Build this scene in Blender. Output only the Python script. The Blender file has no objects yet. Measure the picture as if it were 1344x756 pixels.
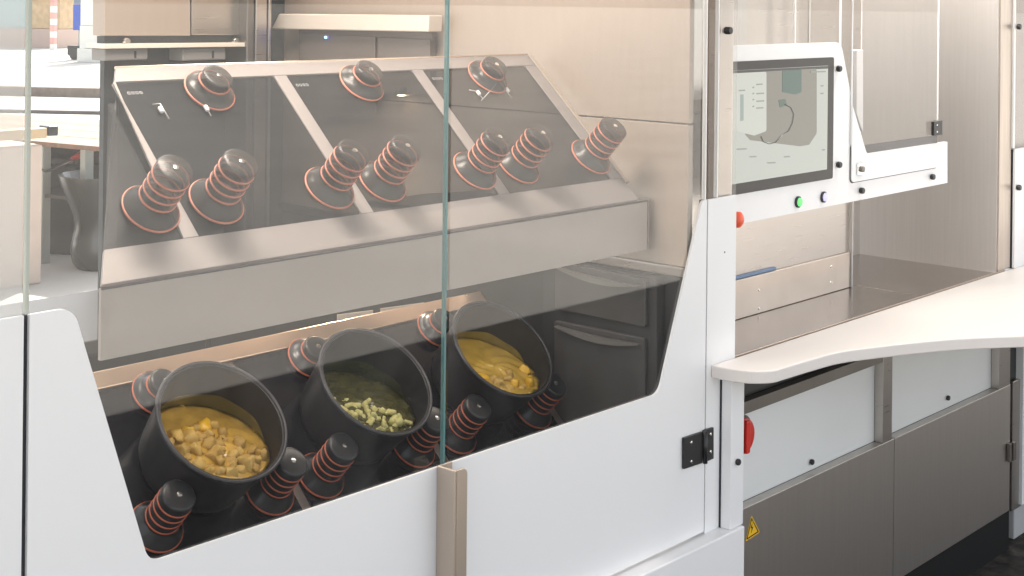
import bpy, bmesh, math, random
from mathutils import Vector, Matrix
random.seed(7)
R = math.radians
D = bpy.data
SC = bpy.context.scene
COL = SC.collection

# ------------------------------------------------------------------ camera
F, PX, PY, RHO, HC = 1880.0, 672.0, 0.0, R(0.6), 1.745      # focal in photo pixels (1344 wide), eye height
AY = math.atan(1698 / F)
FW = Vector((math.cos(AY), math.sin(AY), 0)); RT = Vector((math.sin(AY), -math.cos(AY), 0)); UP = Vector((0, 0, 1))
EYE = Vector((0, 0, HC))
cam = D.cameras.new('camera'); cam.sensor_width = 36; cam.lens = 36 * F / 1344
cam.shift_x = 0; cam.shift_y = -(378 - PY) / 1344
cam.clip_start = 0.05; cam.clip_end = 1000
co = D.objects.new('camera', cam); COL.objects.link(co)
rc = RT * math.cos(RHO) + UP * math.sin(RHO); uc = UP * math.cos(RHO) - RT * math.sin(RHO)
M = Matrix((rc, uc, -FW)).transposed().to_4x4(); M.translation = EYE
co.matrix_world = M
SC.camera = co

# ------------------------------------------------------------------ light
SUN_EL, SUN_AZ = 48, 54          # sun stands behind the kiosk, to its right
wd = D.worlds.new('World'); SC.world = wd; wd.use_nodes = True
nt = wd.node_tree
sky = nt.nodes.new('ShaderNodeTexSky'); sky.sky_type = 'NISHITA'; sky.sun_disc = False
sky.sun_elevation = R(SUN_EL); sky.sun_rotation = R(SUN_AZ)
sky.air_density = 1.0; sky.dust_density = 2.5; sky.ozone_density = 0.6
hs = nt.nodes.new('ShaderNodeHueSaturation'); hs.inputs['Saturation'].default_value = .3
nt.links.new(sky.outputs[0], hs.inputs['Color']); nt.links.new(hs.outputs[0], nt.nodes['Background'].inputs[0]); nt.nodes['Background'].inputs[1].default_value = 0.15
sd = Vector((math.sin(R(SUN_AZ)) * math.cos(R(SUN_EL)), math.cos(R(SUN_AZ)) * math.cos(R(SUN_EL)), math.sin(R(SUN_EL))))
sl = D.lights.new('sun', 'SUN'); sl.energy = 4.0; sl.angle = R(0.5); sl.color = (1, .94, .85)
so = D.objects.new('sun', sl); COL.objects.link(so); so.rotation_euler = sd.to_track_quat('Z', 'Y').to_euler()
SC.view_settings.view_transform = 'Standard'; SC.view_settings.look = 'None'
SC.view_settings.exposure = 1.55; SC.view_settings.gamma = 1; SC.view_settings.use_curve_mapping = False
SC.cycles.max_bounces = 10; SC.cycles.transparent_max_bounces = 24; SC.cycles.use_denoising = True
SC.cycles.caustics_reflective = False; SC.cycles.caustics_refractive = False
SC.cycles.sample_clamp_indirect = 6

def area(name, loc, target, sx, sy, power, color=(1, .88, .77)):
    l = D.lights.new(name, 'AREA'); l.shape = 'RECTANGLE'; l.size = sx; l.size_y = sy; l.energy = power; l.color = color
    o = D.objects.new(name, l); COL.objects.link(o); o.location = loc
    o.rotation_euler = (Vector(loc) - Vector(target)).to_track_quat('Z', 'Y').to_euler(); return o
# unseen area lights added under the roof to brighten the interior
area('roof_fill', (1.6, 2.15, 2.55), (1.8, 2.3, 0), .9, .3, 14)
area('roof_fill', (2.2, 2.95, 2.55), (2.3, 2.9, 0), .7, .4, 3.5)
area('pot_fill', (1.95, 2.12, 1.16), (1.95, 2.2, 0), 1.1, .05, .5)  # added fill light, unseen below the upper station, brightens the food
area('roof_fill', (3.5, 2.0, 2.5), (3.7, 2.1, 0), 1.0, .25, 17, (1, .93, .86))

# ------------------------------------------------------------------ pixel -> point on a plane
def ray(x, y):
    a, b = x - PX, y - PY; c, s = math.cos(RHO), math.sin(RHO)
    return FW + RT * ((a * c + b * s) / F) - UP * ((-a * s + b * c) / F)
def hit(x, y, p, n):
    d = ray(x, y); n = Vector(n); return EYE + d * ((Vector(p) - EYE).dot(n) / d.dot(n))
def atY(x, y, v): return hit(x, y, (0, v, 0), (0, 1, 0))
def atX(x, y, v): return hit(x, y, (v, 0, 0), (1, 0, 0))
def atZ(x, y, v): return hit(x, y, (0, 0, v), (0, 0, 1))

# ------------------------------------------------------------------ materials
def mat(name, col, rough=.5, metal=0, spec=.5, emit=None, es=0, bump=0, bscale=60, var=0, vscale=8, stretch=(1, 1, 1), coat=0, alpha=None, rvar=0):
    m = D.materials.new(name); m.use_nodes = True; t = m.node_tree; L = t.links.new
    b = t.nodes['Principled BSDF']
    b.inputs['Base Color'].default_value = (*col, 1); b.inputs['Roughness'].default_value = rough
    b.inputs['Metallic'].default_value = metal; b.inputs['Specular IOR Level'].default_value = spec
    b.inputs['Coat Weight'].default_value = coat
    if emit: b.inputs['Emission Color'].default_value = (*emit, 1); b.inputs['Emission Strength'].default_value = es
    if bump or var or rvar:
        tc = t.nodes.new('ShaderNodeTexCoord'); mp = t.nodes.new('ShaderNodeMapping'); mp.inputs['Scale'].default_value = stretch
        L(tc.outputs['Object'], mp.inputs[0])
    if var or rvar:
        n = t.nodes.new('ShaderNodeTexNoise'); n.inputs['Scale'].default_value = vscale; n.inputs['Detail'].default_value = 6
        L(mp.outputs[0], n.inputs[0])
    if var:
        mx = t.nodes.new('ShaderNodeMix'); mx.data_type = 'RGBA'
        mx.inputs[6].default_value = (*[max(0, c * (1 - var)) for c in col], 1); mx.inputs[7].default_value = (*[min(1, c * (1 + var)) for c in col], 1)
        cr = t.nodes.new('ShaderNodeMapRange'); cr.inputs[1].default_value = .3; cr.inputs[2].default_value = .7
        L(n.outputs[0], cr.inputs[0]); L(cr.outputs[0], mx.inputs[0]); L(mx.outputs[2], b.inputs['Base Color'])
    if rvar:
        cr = t.nodes.new('ShaderNodeMapRange'); cr.inputs[1].default_value = .3; cr.inputs[2].default_value = .7
        cr.inputs[3].default_value = max(0.02, rough - rvar); cr.inputs[4].default_value = rough + rvar
        L(n.outputs[0], cr.inputs[0]); L(cr.outputs[0], b.inputs['Roughness'])
    if bump:
        n2 = t.nodes.new('ShaderNodeTexNoise'); n2.inputs['Scale'].default_value = bscale; n2.inputs['Detail'].default_value = 4
        L(mp.outputs[0], n2.inputs[0])
        bp = t.nodes.new('ShaderNodeBump'); bp.inputs['Strength'].default_value = bump; bp.inputs['Distance'].default_value = .002
        L(n2.outputs[0], bp.inputs['Height']); L(bp.outputs[0], b.inputs['Normal'])
    if alpha is not None:
        tr = t.nodes.new('ShaderNodeBsdfTransparent'); ms = t.nodes.new('ShaderNodeMixShader')
        ms.inputs[0].default_value = alpha
        L(tr.outputs[0], ms.inputs[1]); L(b.outputs[0], ms.inputs[2]); L(ms.outputs[0], t.nodes['Material Output'].inputs[0])
    return m

def glass(name, tint, refl=1.0, haze=0.0, hazecol=(.8, .78, .75), smudge=0):
    m = D.materials.new(name); m.use_nodes = True; t = m.node_tree; L = t.links.new
    t.nodes.remove(t.nodes['Principled BSDF'])
    tr = t.nodes.new('ShaderNodeBsdfTransparent'); tr.inputs[0].default_value = (*tint, 1)
    gl = t.nodes.new('ShaderNodeBsdfGlossy'); gl.inputs['Roughness'].default_value = .01
    fr = t.nodes.new('ShaderNodeFresnel'); fr.inputs[0].default_value = 1.45
    mu = t.nodes.new('ShaderNodeMath'); mu.operation = 'MULTIPLY'; mu.inputs[1].default_value = refl
    L(fr.outputs[0], mu.inputs[0])
    ge = t.nodes.new('ShaderNodeNewGeometry'); iv = t.nodes.new('ShaderNodeMath'); iv.operation = 'MULTIPLY_ADD'
    iv.inputs[1].default_value = -refl; iv.inputs[2].default_value = refl        # the inner face adds no second mirror image
    L(ge.outputs['Backfacing'], iv.inputs[0]); L(iv.outputs[0], mu.inputs[1])
    ms = t.nodes.new('ShaderNodeMixShader'); L(mu.outputs[0], ms.inputs[0]); L(tr.outputs[0], ms.inputs[1]); L(gl.outputs[0], ms.inputs[2])
    out = ms
    if haze:
        df = t.nodes.new('ShaderNodeBsdfDiffuse'); df.inputs[0].default_value = (*hazecol, 1)
        m2 = t.nodes.new('ShaderNodeMixShader'); m2.inputs[0].default_value = haze
        L(ms.outputs[0], m2.inputs[1]); L(df.outputs[0], m2.inputs[2]); out = m2
    if smudge:                                     # dust and wipe marks
        tc = t.nodes.new('ShaderNodeTexCoord'); mp = t.nodes.new('ShaderNodeMapping'); mp.inputs['Scale'].default_value = (3, 3, 1.2); mp.inputs['Rotation'].default_value = (.4, .5, .3)
        L(tc.outputs['Object'], mp.inputs[0]); n = t.nodes.new('ShaderNodeTexNoise'); n.inputs['Scale'].default_value = 2.2; n.inputs['Detail'].default_value = 7; n.inputs['Distortion'].default_value = .8
        L(mp.outputs[0], n.inputs[0]); mr = t.nodes.new('ShaderNodeMapRange'); mr.inputs[1].default_value = .42; mr.inputs[2].default_value = .75; mr.inputs[3].default_value = .004; mr.inputs[4].default_value = smudge
        L(n.outputs[0], mr.inputs[0]); df = t.nodes.new('ShaderNodeBsdfDiffuse'); df.inputs[0].default_value = (.8, .78, .76, 1)
        m3 = t.nodes.new('ShaderNodeMixShader'); L(mr.outputs[0], m3.inputs[0]); L(out.outputs[0], m3.inputs[1]); L(df.outputs[0], m3.inputs[2]); out = m3
    L(out.outputs[0], t.nodes['Material Output'].inputs[0])
    return m

WHITE = mat('white_enamel', (.81, .81, .815), .34, bump=.03, bscale=300, var=.006, vscale=4, rvar=.04)
WHITE2 = mat('white_ledge', (.72, .68, .65), .42, bump=.03, bscale=200, var=.02, vscale=4)
WHITE3 = mat('white_board', (.74, .75, .74), .5, var=.02, vscale=4)
BLACK = mat('black_plastic', (.018, .018, .02), .4)
SEAL = mat('black_seal', (.02, .022, .03), .6)
STEEL = mat('brushed_steel', (.54, .50, .465), .30, 1, bump=.02, bscale=120, var=.02, vscale=16, stretch=(.6, .6, 14), rvar=.03)
STEELV = mat('brushed_steel_panel', (.55, .53, .51), .30, 1, bump=.03, bscale=60, var=.05, vscale=120, stretch=(1, 1, .03))
STEELF = mat('worktop_steel', (.40, .365, .34), .2, 1, bump=.04, bscale=90, var=.03, vscale=5, rvar=.04)
STEELC = mat('cabinet_steel', (.54, .50, .465), .38, 1, bump=.02, bscale=70, var=.03, vscale=110, stretch=(1, 1, .03))
STEELD = mat('dark_steel', (.26, .24, .22), .4, 1, var=.12, vscale=5)
BEIGE = mat('warm_steel', (.42, .345, .29), .5, .35, bump=.06, bscale=120, var=.02, vscale=9, stretch=(8, 8, 1))
CHROME = mat('bright_screw', (.75, .74, .72), .22, 1)
STEELS = mat('satin_steel', (.72, .70, .68), .46, .88, bump=.02, bscale=60, var=.025, vscale=120, stretch=(1, 1, .03))
HOBGLASS = mat('black_hob_glass', (.012, .012, .015), .12, spec=.5)
HOBFRAME = mat('hob_frame_steel', (.30, .26, .24), .38, .9, var=.06)
POT = mat('black_pot_enamel', (.014, .014, .015), .42, spec=.5, bump=.05, bscale=500)
POTRIM = mat('pot_rim', (.035, .035, .04), .38, .3)
ROLLER = mat('black_roller', (.022, .022, .024), .3, spec=.5)
RING = mat('orange_rubber', (.56, .13, .06), .45)
UPANEL = mat('reflected_panel', (.022, .024, .027), .3, spec=.3, alpha=.57)  # upper set in faded, see-through tones that paint a reflection in the glass
UFRAME = mat('reflected_frame', (.40, .36, .345), .5, .2, alpha=.62, var=.03)
UFACE = mat('reflected_front_plate', (.54, .475, .43), .55, .1, alpha=.68, var=.03, vscale=4)
UROLL = mat('reflected_roller', (.055, .052, .05), .27, spec=.45, alpha=.70)
URING = mat('reflected_ring', (.56, .19, .12), .45)
GLASS = glass('clear_glass', (.965, .972, .968), 1.9, smudge=.018)
GLASSH = glass('hazy_glass', (.95, .96, .95), 1.1, .30)
ACRYL = glass('acrylic', (.95, .945, .94), .8, .05)
GEDGE = mat('glass_edge', (.10, .22, .22), .2, spec=.8)
GEDGE2 = mat('glass_edge_pale', (.40, .43, .38), .25, spec=.8)
AEDGE = mat('acrylic_edge', (.85, .85, .84), .3)
DARKW = mat('dark_wall', (.035, .04, .045), .6, var=.05, vscale=3)
DRAWER = mat('drawer_grey', (.075, .07, .066), .5, var=.05)
DRAWERF = mat('drawer_frame_grey', (.045, .042, .04), .5)
RED = mat('red_plastic', (.62, .03, .02), .35)
ORED = mat('red_orange_plastic', (.75, .09, .03), .35)

# ------------------------------------------------------------------ building helpers
def wloc(p):
    v = Vector((0, 0, 0))
    while p is not None: v += p.location; p = p.parent
    return v
def link(name, me, m, parent=None, smooth=False):
    o = D.objects.new(name, me); COL.objects.link(o); o.parent = parent
    if m: me.materials.append(m)
    if smooth:
        for p in me.polygons: p.use_smooth = True
    return o
def mesh(name, vs, fs, m, parent=None, smooth=False, bev=0, seg=2, tri=False):
    off = wloc(parent); me = D.meshes.new(name)
    me.from_pydata([tuple(Vector(v) - off) for v in vs], [], fs)
    bm = bmesh.new(); bm.from_mesh(me)
    bmesh.ops.recalc_face_normals(bm, faces=bm.faces)
    if tri: bmesh.ops.triangulate(bm, faces=[f for f in bm.faces if len(f.verts) > 4], ngon_method='EAR_CLIP')
    if bev:
        es = [e for e in bm.edges if len(e.link_faces) == 2 and e.calc_face_angle(0) > .5]
        bmesh.ops.bevel(bm, geom=es, offset=bev, segments=seg, affect='EDGES', profile=.5)
    bm.to_mesh(me); bm.free()
    return link(name, me, m, parent, smooth)
def thing(name, label, cat, loc=(0, 0, 0), group=None):
    o = D.objects.new(name, None); COL.objects.link(o); o.location = loc; o.empty_display_size = .05
    o['label'] = label; o['category'] = cat
    if group: o['group'] = group
    return o
def tag(o, label, cat, group=None):
    o['label'] = label; o['category'] = cat
    if group: o['group'] = group
    return o
def struct(o): o['kind'] = 'structure'; return o
def box(name, lo, hi, m, parent=None, bev=0):
    x0, y0, z0 = lo; x1, y1, z1 = hi
    vs = [(x0, y0, z0), (x1, y0, z0), (x1, y1, z0), (x0, y1, z0), (x0, y0, z1), (x1, y0, z1), (x1, y1, z1), (x0, y1, z1)]
    fs = [(0, 3, 2, 1), (4, 5, 6, 7), (0, 1, 5, 4), (1, 2, 6, 5), (2, 3, 7, 6), (3, 0, 4, 7)]
    return mesh(name, vs, fs, m, parent, bev=bev)
def prism(name, pts, ext, m, parent=None, bev=0, smooth=False, tri=False):
    n = len(pts); e = Vector(ext); pts = [Vector(p) for p in pts]
    vs = pts + [p + e for p in pts]
    fs = [tuple(range(n)), tuple(range(2 * n - 1, n - 1, -1))] + [(i, (i + 1) % n, n + (i + 1) % n, n + i) for i in range(n)]
    return mesh(name, vs, fs, m, parent, bev=bev, smooth=smooth, tri=tri)
def rounded(pts, rad, seg=7):
    """round the corners of a planar 3-D polygon; rad one number or one per corner"""
    n = len(pts); out = []; pts = [Vector(p) for p in pts]
    if not hasattr(rad, '__len__'): rad = [rad] * n
    for i in range(n):
        p, a, b = pts[i], pts[i - 1], pts[(i + 1) % n]
        if rad[i] <= 0: out.append(p); continue
        u, v = (a - p), (b - p); lu, lv = u.length, v.length; u.normalize(); v.normalize()
        ang = u.angle(v); d = min(rad[i] / math.tan(ang / 2), lu * .48, lv * .48); r = d * math.tan(ang / 2)
        c = p + (u + v).normalized() * (r / math.sin(ang / 2))
        s, e = p + u * d - c, p + v * d - c
        tot = s.angle(e)
        for k in range(seg + 1):
            f = k / seg
            out.append(c + (s * math.sin((1 - f) * tot) + e * math.sin(f * tot)) / math.sin(tot))
    return out
def frame_axes(n):
    n = Vector(n).normalized(); a = Vector((1, 0, 0)) if abs(n.x) < .9 else Vector((0, 1, 0))
    u = (a - n * a.dot(n)).normalized(); return u, n.cross(u), n
def lathe_data(prof, seg=28, c=Vector((0, 0, 0)), n=(0, 0, 1)):
    u, v, w = frame_axes(n); vs = []; fs = []
    c = Vector(c)
    for r, h in prof:
        for k in range(seg):
            a = 2 * math.pi * k / seg
            vs.append(c + u * (r * math.cos(a)) + v * (r * math.sin(a)) + w * h)
    for i in range(len(prof) - 1):
        for k in range(seg):
            fs.append((i * seg + k, i * seg + (k + 1) % seg, (i + 1) * seg + (k + 1) % seg, (i + 1) * seg + k))
    return vs, fs, seg
def lathe(name, prof, m, parent=None, c=(0, 0, 0), n=(0, 0, 1), seg=28, caps=True, smooth=True):
    vs, fs, s = lathe_data(prof, seg, c, n)
    if caps:
        fs.append(tuple(range(s - 1, -1, -1))); k = (len(prof) - 1) * s; fs.append(tuple(range(k, k + s)))
    o = mesh(name, vs, fs, m, parent, smooth=smooth)
    if smooth: autosmooth(o)
    return o
def autosmooth(o, ang=40):
    me = o.data; bm = bmesh.new(); bm.from_mesh(me)
    for e in bm.edges: e.smooth = not (len(e.link_faces) == 2 and e.calc_face_angle(0) > R(ang))
    bm.to_mesh(me); bm.free()
def torus(name, Rr, r, m, parent=None, c=(0, 0, 0), n=(0, 0, 1), s1=32, s2=8):
    u, v, w = frame_axes(n); c = Vector(c); vs = []; fs = []
    for i in range(s1):
        a = 2 * math.pi * i / s1; d = u * math.cos(a) + v * math.sin(a)
        for j in range(s2):
            b = 2 * math.pi * j / s2; vs.append(c + d * (Rr + r * math.cos(b)) + w * (r * math.sin(b)))
    for i in range(s1):
        for j in range(s2):
            fs.append((i * s2 + j, ((i + 1) % s1) * s2 + j, ((i + 1) % s1) * s2 + (j + 1) % s2, i * s2 + (j + 1) % s2))
    return mesh(name, vs, fs, m, parent, smooth=True)
def tube(name, pts, r, m, parent=None, seg=8):
    pts = [Vector(p) for p in pts]; vs = []; fs = []; n = len(pts)
    for i, p in enumerate(pts):
        d = (pts[min(i + 1, n - 1)] - pts[max(i - 1, 0)]).normalized(); u, v, _ = frame_axes(d)
        for k in range(seg):
            a = 2 * math.pi * k / seg; vs.append(p + (u * math.cos(a) + v * math.sin(a)) * r)
    for i in range(n - 1):
        for k in range(seg):
            fs.append((i * seg + k, i * seg + (k + 1) % seg, (i + 1) * seg + (k + 1) % seg, (i + 1) * seg + k))
    fs += [tuple(range(seg - 1, -1, -1)), tuple(range((n - 1) * seg, n * seg))]
    return mesh(name, vs, fs, m, parent, smooth=True)
def plateY(name, pix, y, th, m, parent=None, bev=.001, rad=0):
    """a plate parallel to the front, its front face on the plane Y=y, its outline seen at these photo pixels"""
    pts = [atY(a, b, y) for a, b in pix]
    if rad: pts = rounded(pts, rad)
    return prism(name, pts, (0, th, 0), m, parent, bev=bev)
def plateXZ(name, xz, y, th, m, parent=None, bev=.001, rad=0):
    pts = [Vector((a, y, b)) for a, b in xz]
    if rad: pts = rounded(pts, rad)
    return prism(name, pts, (0, th, 0), m, parent, bev=bev)
def plateX(name, pix, x, th, m, parent=None, bev=.001, rad=0):
    pts = [atX(a, b, x) for a, b in pix]
    if rad: pts = rounded(pts, rad)
    return prism(name, pts, (th, 0, 0), m, parent, bev=bev)
def knob(parent, p, r=.010, n=(0, -1, 0), m=None, h=.014, name='knob'):
    return lathe(name, [(r * .8, 0), (r, .002), (r, h * .75), (r * .85, h)], m or BLACK, parent, p, n, 18)

YF = 1.85                      # plane of the glazed doors and of the whole front

# ------------------------------------------------------------------ setting: ground, kiosk shell
GRND = mat('pale_paving', (.42, .40, .37), .85, var=.14, vscale=.7, bump=.3, bscale=8)
ASPH = mat('dark_floor', (.04, .034, .029), .7, var=.7, vscale=22, bump=.7, bscale=60, spec=.25)
struct(mesh('ground', [(-300, -300, 0), (300, -300, 0), (300, 300, 0), (-300, 300, 0)], [(0, 1, 2, 3)], GRND))
struct(mesh('floor', [(-3.0, -1.5, .004), (11, -1.5, .004), (11, 3.3, .004), (-3.0, 3.3, .004)], [(0, 1, 2, 3)], ASPH))  # dark floor seen at right, extended forward to darken reflections in lower glass
XE = 2.66                      # end wall of the cooking bay
XB = atY(137, 60, 3.30).x      # where the back wall stops and the street shows
struct(box('back_wall', (XB, 3.30, .004), (4.9, 3.32, 2.719), DARKW))
struct(box('shade_roof', (-1.5, -.05, 2.72), (10, 3.38, 2.80), WHITE3))  # unseen roof, added with a long awning to shade front and lower glass

# ------------------------------------------------------------------ end wall of the cooking bay (seen through the right-hand glass)
ew = thing('end_wall', 'tall warm beige brushed steel end wall behind the right-hand glass door', 'wall', (XE, 2.6, .004))
zs = [0.004, atX(885, 361, XE).z, atX(885, 349, XE).z, atX(760, 152, XE).z, 2.72]
box('wall_base', (XE, 1.864, zs[0]), (XE + .02, 3.30, zs[1]), DRAWERF, ew)
box('trim', (XE - .012, 1.864, zs[1]), (XE + .02, 3.30, zs[2]), STEEL, ew, .002)
box('wall_panel', (XE, 1.864, zs[2] + .0005), (XE + .02, 3.30, zs[3] - .0018), BEIGE, ew, .001)
box('wall_panel', (XE + .002, 1.864, zs[3] + .0018), (XE + .02, 3.30, zs[4]), BEIGE, ew, .001)
cb = thing('wall_cabinet', 'brown steel wall cabinet with a pale lip and a blue light above the hobs', 'cabinet', (XE - .02, 2.9, 1.5))
CAB = mat('brown_cabinet', (.20, .165, .145), .45, .3, var=.06, vscale=5)
plateX('cabinet_body', [(392, 30), (566, 40), (566, 128), (392, 118)], XE - .02, .018, CAB, cb)
plateX('door', [(394, 44), (492, 48), (492, 150), (394, 158)], XE - .028, .007, CAB, cb, rad=.004)
plateX('door', [(496, 49), (564, 52), (564, 124), (496, 121)], XE - .028, .007, CAB, cb, rad=.004)
plateX('lip', [(366, 18), (563, 20), (562, 42), (356, 38)], XE - .075, .05, mat('pale_lip', (.75, .66, .58), .4, .3), cb, .003)
BLUE = mat('blue_led', (.05, .1, .9), .3, emit=(.06, .12, 1), es=9)
lathe('indicator_light', [(.0035, 0), (.003, .004)], BLUE, cb, atX(428, 49, XE - .028), (-1, 0, 0), 12)
sp = thing('spot_lamp', 'small lit spot lamp glowing warm on the brown end wall', 'lamp', atX(527, 124, XE - .03))
lathe('lamp_body', [(.016, 0), (.018, .004), (.018, .02)], STEELD, sp, sp.location, (0, 0, 1), 20)
lathe('bulb', [(.012, -.002), (.004, -.004)], mat('lit_bulb', (1, .8, .6), .3, emit=(1, .75, .5), es=25), sp, sp.location, (0, 0, 1), 16)
pl = D.lights.new('spot_bulb', 'SPOT'); pl.energy = 9; pl.color = (1, .78, .55); pl.spot_size = R(110); pl.spot_blend = .9; pl.shadow_soft_size = .01
po = D.objects.new('spot_bulb', pl); COL.objects.link(po); po.location = sp.location + Vector((-.035, 0, -.01)); po.rotation_euler = (0, R(25), 0)
tr_ = tag(prism('black_tray', rounded([atZ(478, 264, 1.285), atZ(560, 254, 1.285), atZ(630, 250, 1.285), atZ(659, 257, 1.285), atZ(560, 272, 1.285)], .004), (0, 0, -.012), BLACK, bev=.001),
          'flat black tray on the wall shelf behind the see-through reflected panels', 'tray')

# ------------------------------------------------------------------ cooking stations
PHI = R(43.03)
S = Vector((0, math.cos(PHI), math.sin(PHI))); N = Vector((0, -math.sin(PHI), math.cos(PHI))); XV = Vector((1, 0, 0))
ROT = Matrix((XV, S, N)).transposed().to_4x4()
def add_roller(root, pos, proto, kind, rm, ringm):
    if kind in proto:
        src = proto[kind]; r = src.copy(); COL.objects.link(r); r.parent = root
        for ch in src.children:
            c = ch.copy(); COL.objects.link(c); c.parent = r
    else:
        if kind == 'tall':
            prof = [(.049, 0), (.051, .004), (.049, .010), (.042, .016), (.034, .026), (.0325, .030)]
            for k in range(4):
                h = .034 + k * .0175
                prof += [(.0325, h - .002), (.030, h), (.0325, h + .002)]
            prof += [(.0325, .1025), (.0318, .1045), (.0295, .1062), (.027, .1068), (.010, .1075)]
            rings = [(.050, .005, .0022)] + [(.0318, .034 + k * .0175, .0022) for k in range(4)]; top = .1075
        else:
            prof = [(.049, 0), (.051, .004), (.049, .010), (.040, .015), (.031, .02), (.0285, .026), (.0305, .028), (.0305, .0415), (.0298, .0436), (.0275, .0452), (.025, .0458), (.008, .0465)]
            rings = [(.050, .005, .0022), (.0305, .027, .0020)]; top = .0465
        vs, fs, s = lathe_data(prof, 36)
        fs.append(tuple(range(s - 1, -1, -1))); k = (len(prof) - 1) * s; fs.append(tuple(range(k, k + s)))
        me = D.meshes.new('roller'); me.from_pydata([tuple(v) for v in vs], [], fs)
        bm = bmesh.new(); bm.from_mesh(me); bmesh.ops.recalc_face_normals(bm, faces=bm.faces); bm.to_mesh(me); bm.free()
        r = link('roller', me, rm, root, True); autosmooth(r, 50)
        for R1, h, r1 in rings:
            t = torus('ring', R1, r1, ringm, None, (0, 0, h), (0, 0, 1), 36, 8); t.parent = r
        c = lathe('screw', [(.0055, 0), (.005, .002), (.002, .0026)], CHROME, None, (0, 0, top - .0005), (0, 0, 1), 14); c.parent = r
        proto[kind] = r
    r.matrix_local = Matrix.Translation(pos - wloc(root)) @ ROT
    return r
def slab(name, O, x0, x1, s0, s1, n0, n1, m, root, x0b=None, rad=.004, bev=.0008):
    """plate lying in the sloped plane; x0b lets the left end run obliquely"""
    xa = x0 if x0b is None else x0b
    pts = [O + XV * (a - O.x) + S * b + N * n0 for a, b in ((x0, s0), (x1, s0), (x1, s1), (xa, s1))]
    return prism(name, rounded(pts, rad, 4) if rad else pts, N * (n1 - n0), m, root, bev=bev)
def bar(root, O, x, s, m):         # little row of printed marks
    for k in range(4):
        p = O + XV * (x - O.x + k * .0085) + S * s + N * .0052
        pts = [p + XV * (.003 * math.cos(a)) + S * (.004 * math.sin(a)) for a in [i * math.pi / 5 for i in range(10)]]
        inn = [p + XV * (.0018 * math.cos(a)) + S * (.0028 * math.sin(a)) for a in [i * math.pi / 5 for i in range(10)]]
        mesh('printed_mark', pts + inn, [(i, (i + 1) % 10, 10 + (i + 1) % 10, 10 + i) for i in range(10)], m, root)
MARK = mat('grey_print', (.35, .35, .35), .5)

# upper station: reflection of a facing machine, modelled as real parts ---------------------------------------------------
OU = Vector((2.6, 1.963, 1.291))
up = thing('reflected_station', 'see-through copy of a reflected station, sloping panels with bare orange-ringed rollers, no pots on it', 'cooking station', (2.0, 2.2, 1.17))
XR = 2.602; xl0 = atY(131, 388, OU.y).x; xl1 = atY(150, 91, OU.y + .463 * math.cos(PHI)).x
def xl(s): return xl0 + (xl1 - xl0) * s / .463
cuts = [1.425, 1.822, 2.205]
W = .016
PT, PB = .428, .066
segs = [(None, cuts[0] - W), (cuts[0] + W, cuts[1] - W), (cuts[1] + W, cuts[2] - W), (cuts[2] + W, 2.563)]
for a, b in segs:
    if a is None: slab('reflected_panel', OU, xl(PB) + .001, b, PB, PB + (PT - PB) * .86, 0, .006, UPANEL, up, x0b=xl(PB + (PT - PB) * .86) + .001, rad=0)
    else: slab('reflected_panel', OU, a, b, PB, PT, 0, .006, UPANEL, up, rad=.006)
for c in cuts: slab('strip', OU, c - W + .0006, c + W - .0006, PB, PT, .001, .008, UFRAME, up, rad=0, x0b=max(c - W + .0006, xl(PT)))
slab('top_rail', OU, xl(PT), XR, PT + .0008, .463, 0, .008, UFRAME, up, x0b=xl(.463), rad=0)
slab('bottom_rail', OU, xl(0), XR, 0, PB - .0008, .0, .008, UFRAME, up, x0b=xl(PB), rad=0)
slab('reflected_side_rail', OU, 2.5636, XR - .0006, PB, PT, .0, .008, UFRAME, up, rad=0)
slab('edge_rail', OU, XR, XR + .012, .05, .463, -.02, .010, mat('edge_rail', (.42, .36, .31), .45, .4), up, rad=0)
tube('top_edge', [OU + XV * (xl(.463) - OU.x) + S * .465 + N * .006, OU + XV * (XR - OU.x) + S * .465 + N * .006], .0032, mat('bright_edge', (.82, .68, .55), .25, .8), up)
LIPZ = 1.178
box('reflected_face_plate', (xl0, OU.y - .004, LIPZ), (2.638, OU.y + .004, OU.z - .001), UFACE, up, .001)
tube('front_seam', [(xl0, OU.y - .004, OU.z - .001), (2.638, OU.y - .004, OU.z - .001)], .0022, mat('seam_dark', (.10, .09, .09), .5), up)
box('end_trim', (2.6385, OU.y - .006, LIPZ), (2.646, OU.y + .03, OU.z + .001), STEELD, up, .001)
# the slanted end below the left rim
prism('end_plate', [(xl0, OU.y + .005, LIPZ + .01), (xl0, OU.y + .005, OU.z - .008), (xl1, OU.y + .33, OU.z + .30), (xl1, OU.y + .33, LIPZ + .01)], (.004, 0, 0), DARKW, up)
proto = {}
for x in (1.376, 1.509, 1.767, 1.901, 2.162, 2.297, 2.545):
    add_roller(up, OU + XV * (x - OU.x) + S * .132 + N * .0065, proto, 'tall', UROLL, URING)
for x in (1.631, 2.016, 2.402):
    add_roller(up, OU + XV * (x - OU.x) + S * .393 + N * .0065, proto, 'short', UROLL, URING)
for x in (1.46, 1.85, 2.235): bar(up, OU + N * .002, x, .40, MARK)
WIRE = mat('thin_wire', (.55, .53, .5), .4, .8)
PEG = mat('white_peg', (.85, .84, .82), .4)
def clip(a, b, c, peg):
    pts = [hit(x, y, OU + N * .012, N) for x, y in (a, b, c)]
    w = tube('wire_clip', pts, .0011, WIRE, up, 6)
    p = hit(*peg, OU + N * .012, N)
    lathe('peg', [(.0035, -.006), (.004, -.005), (.004, .005), (.0035, .006)], PEG, w, p, S, 12)
clip((200, 137), (210, 136), (222, 156), (211, 144)); clip((258, 133), (270, 140), (277, 152), (271, 142))
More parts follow.
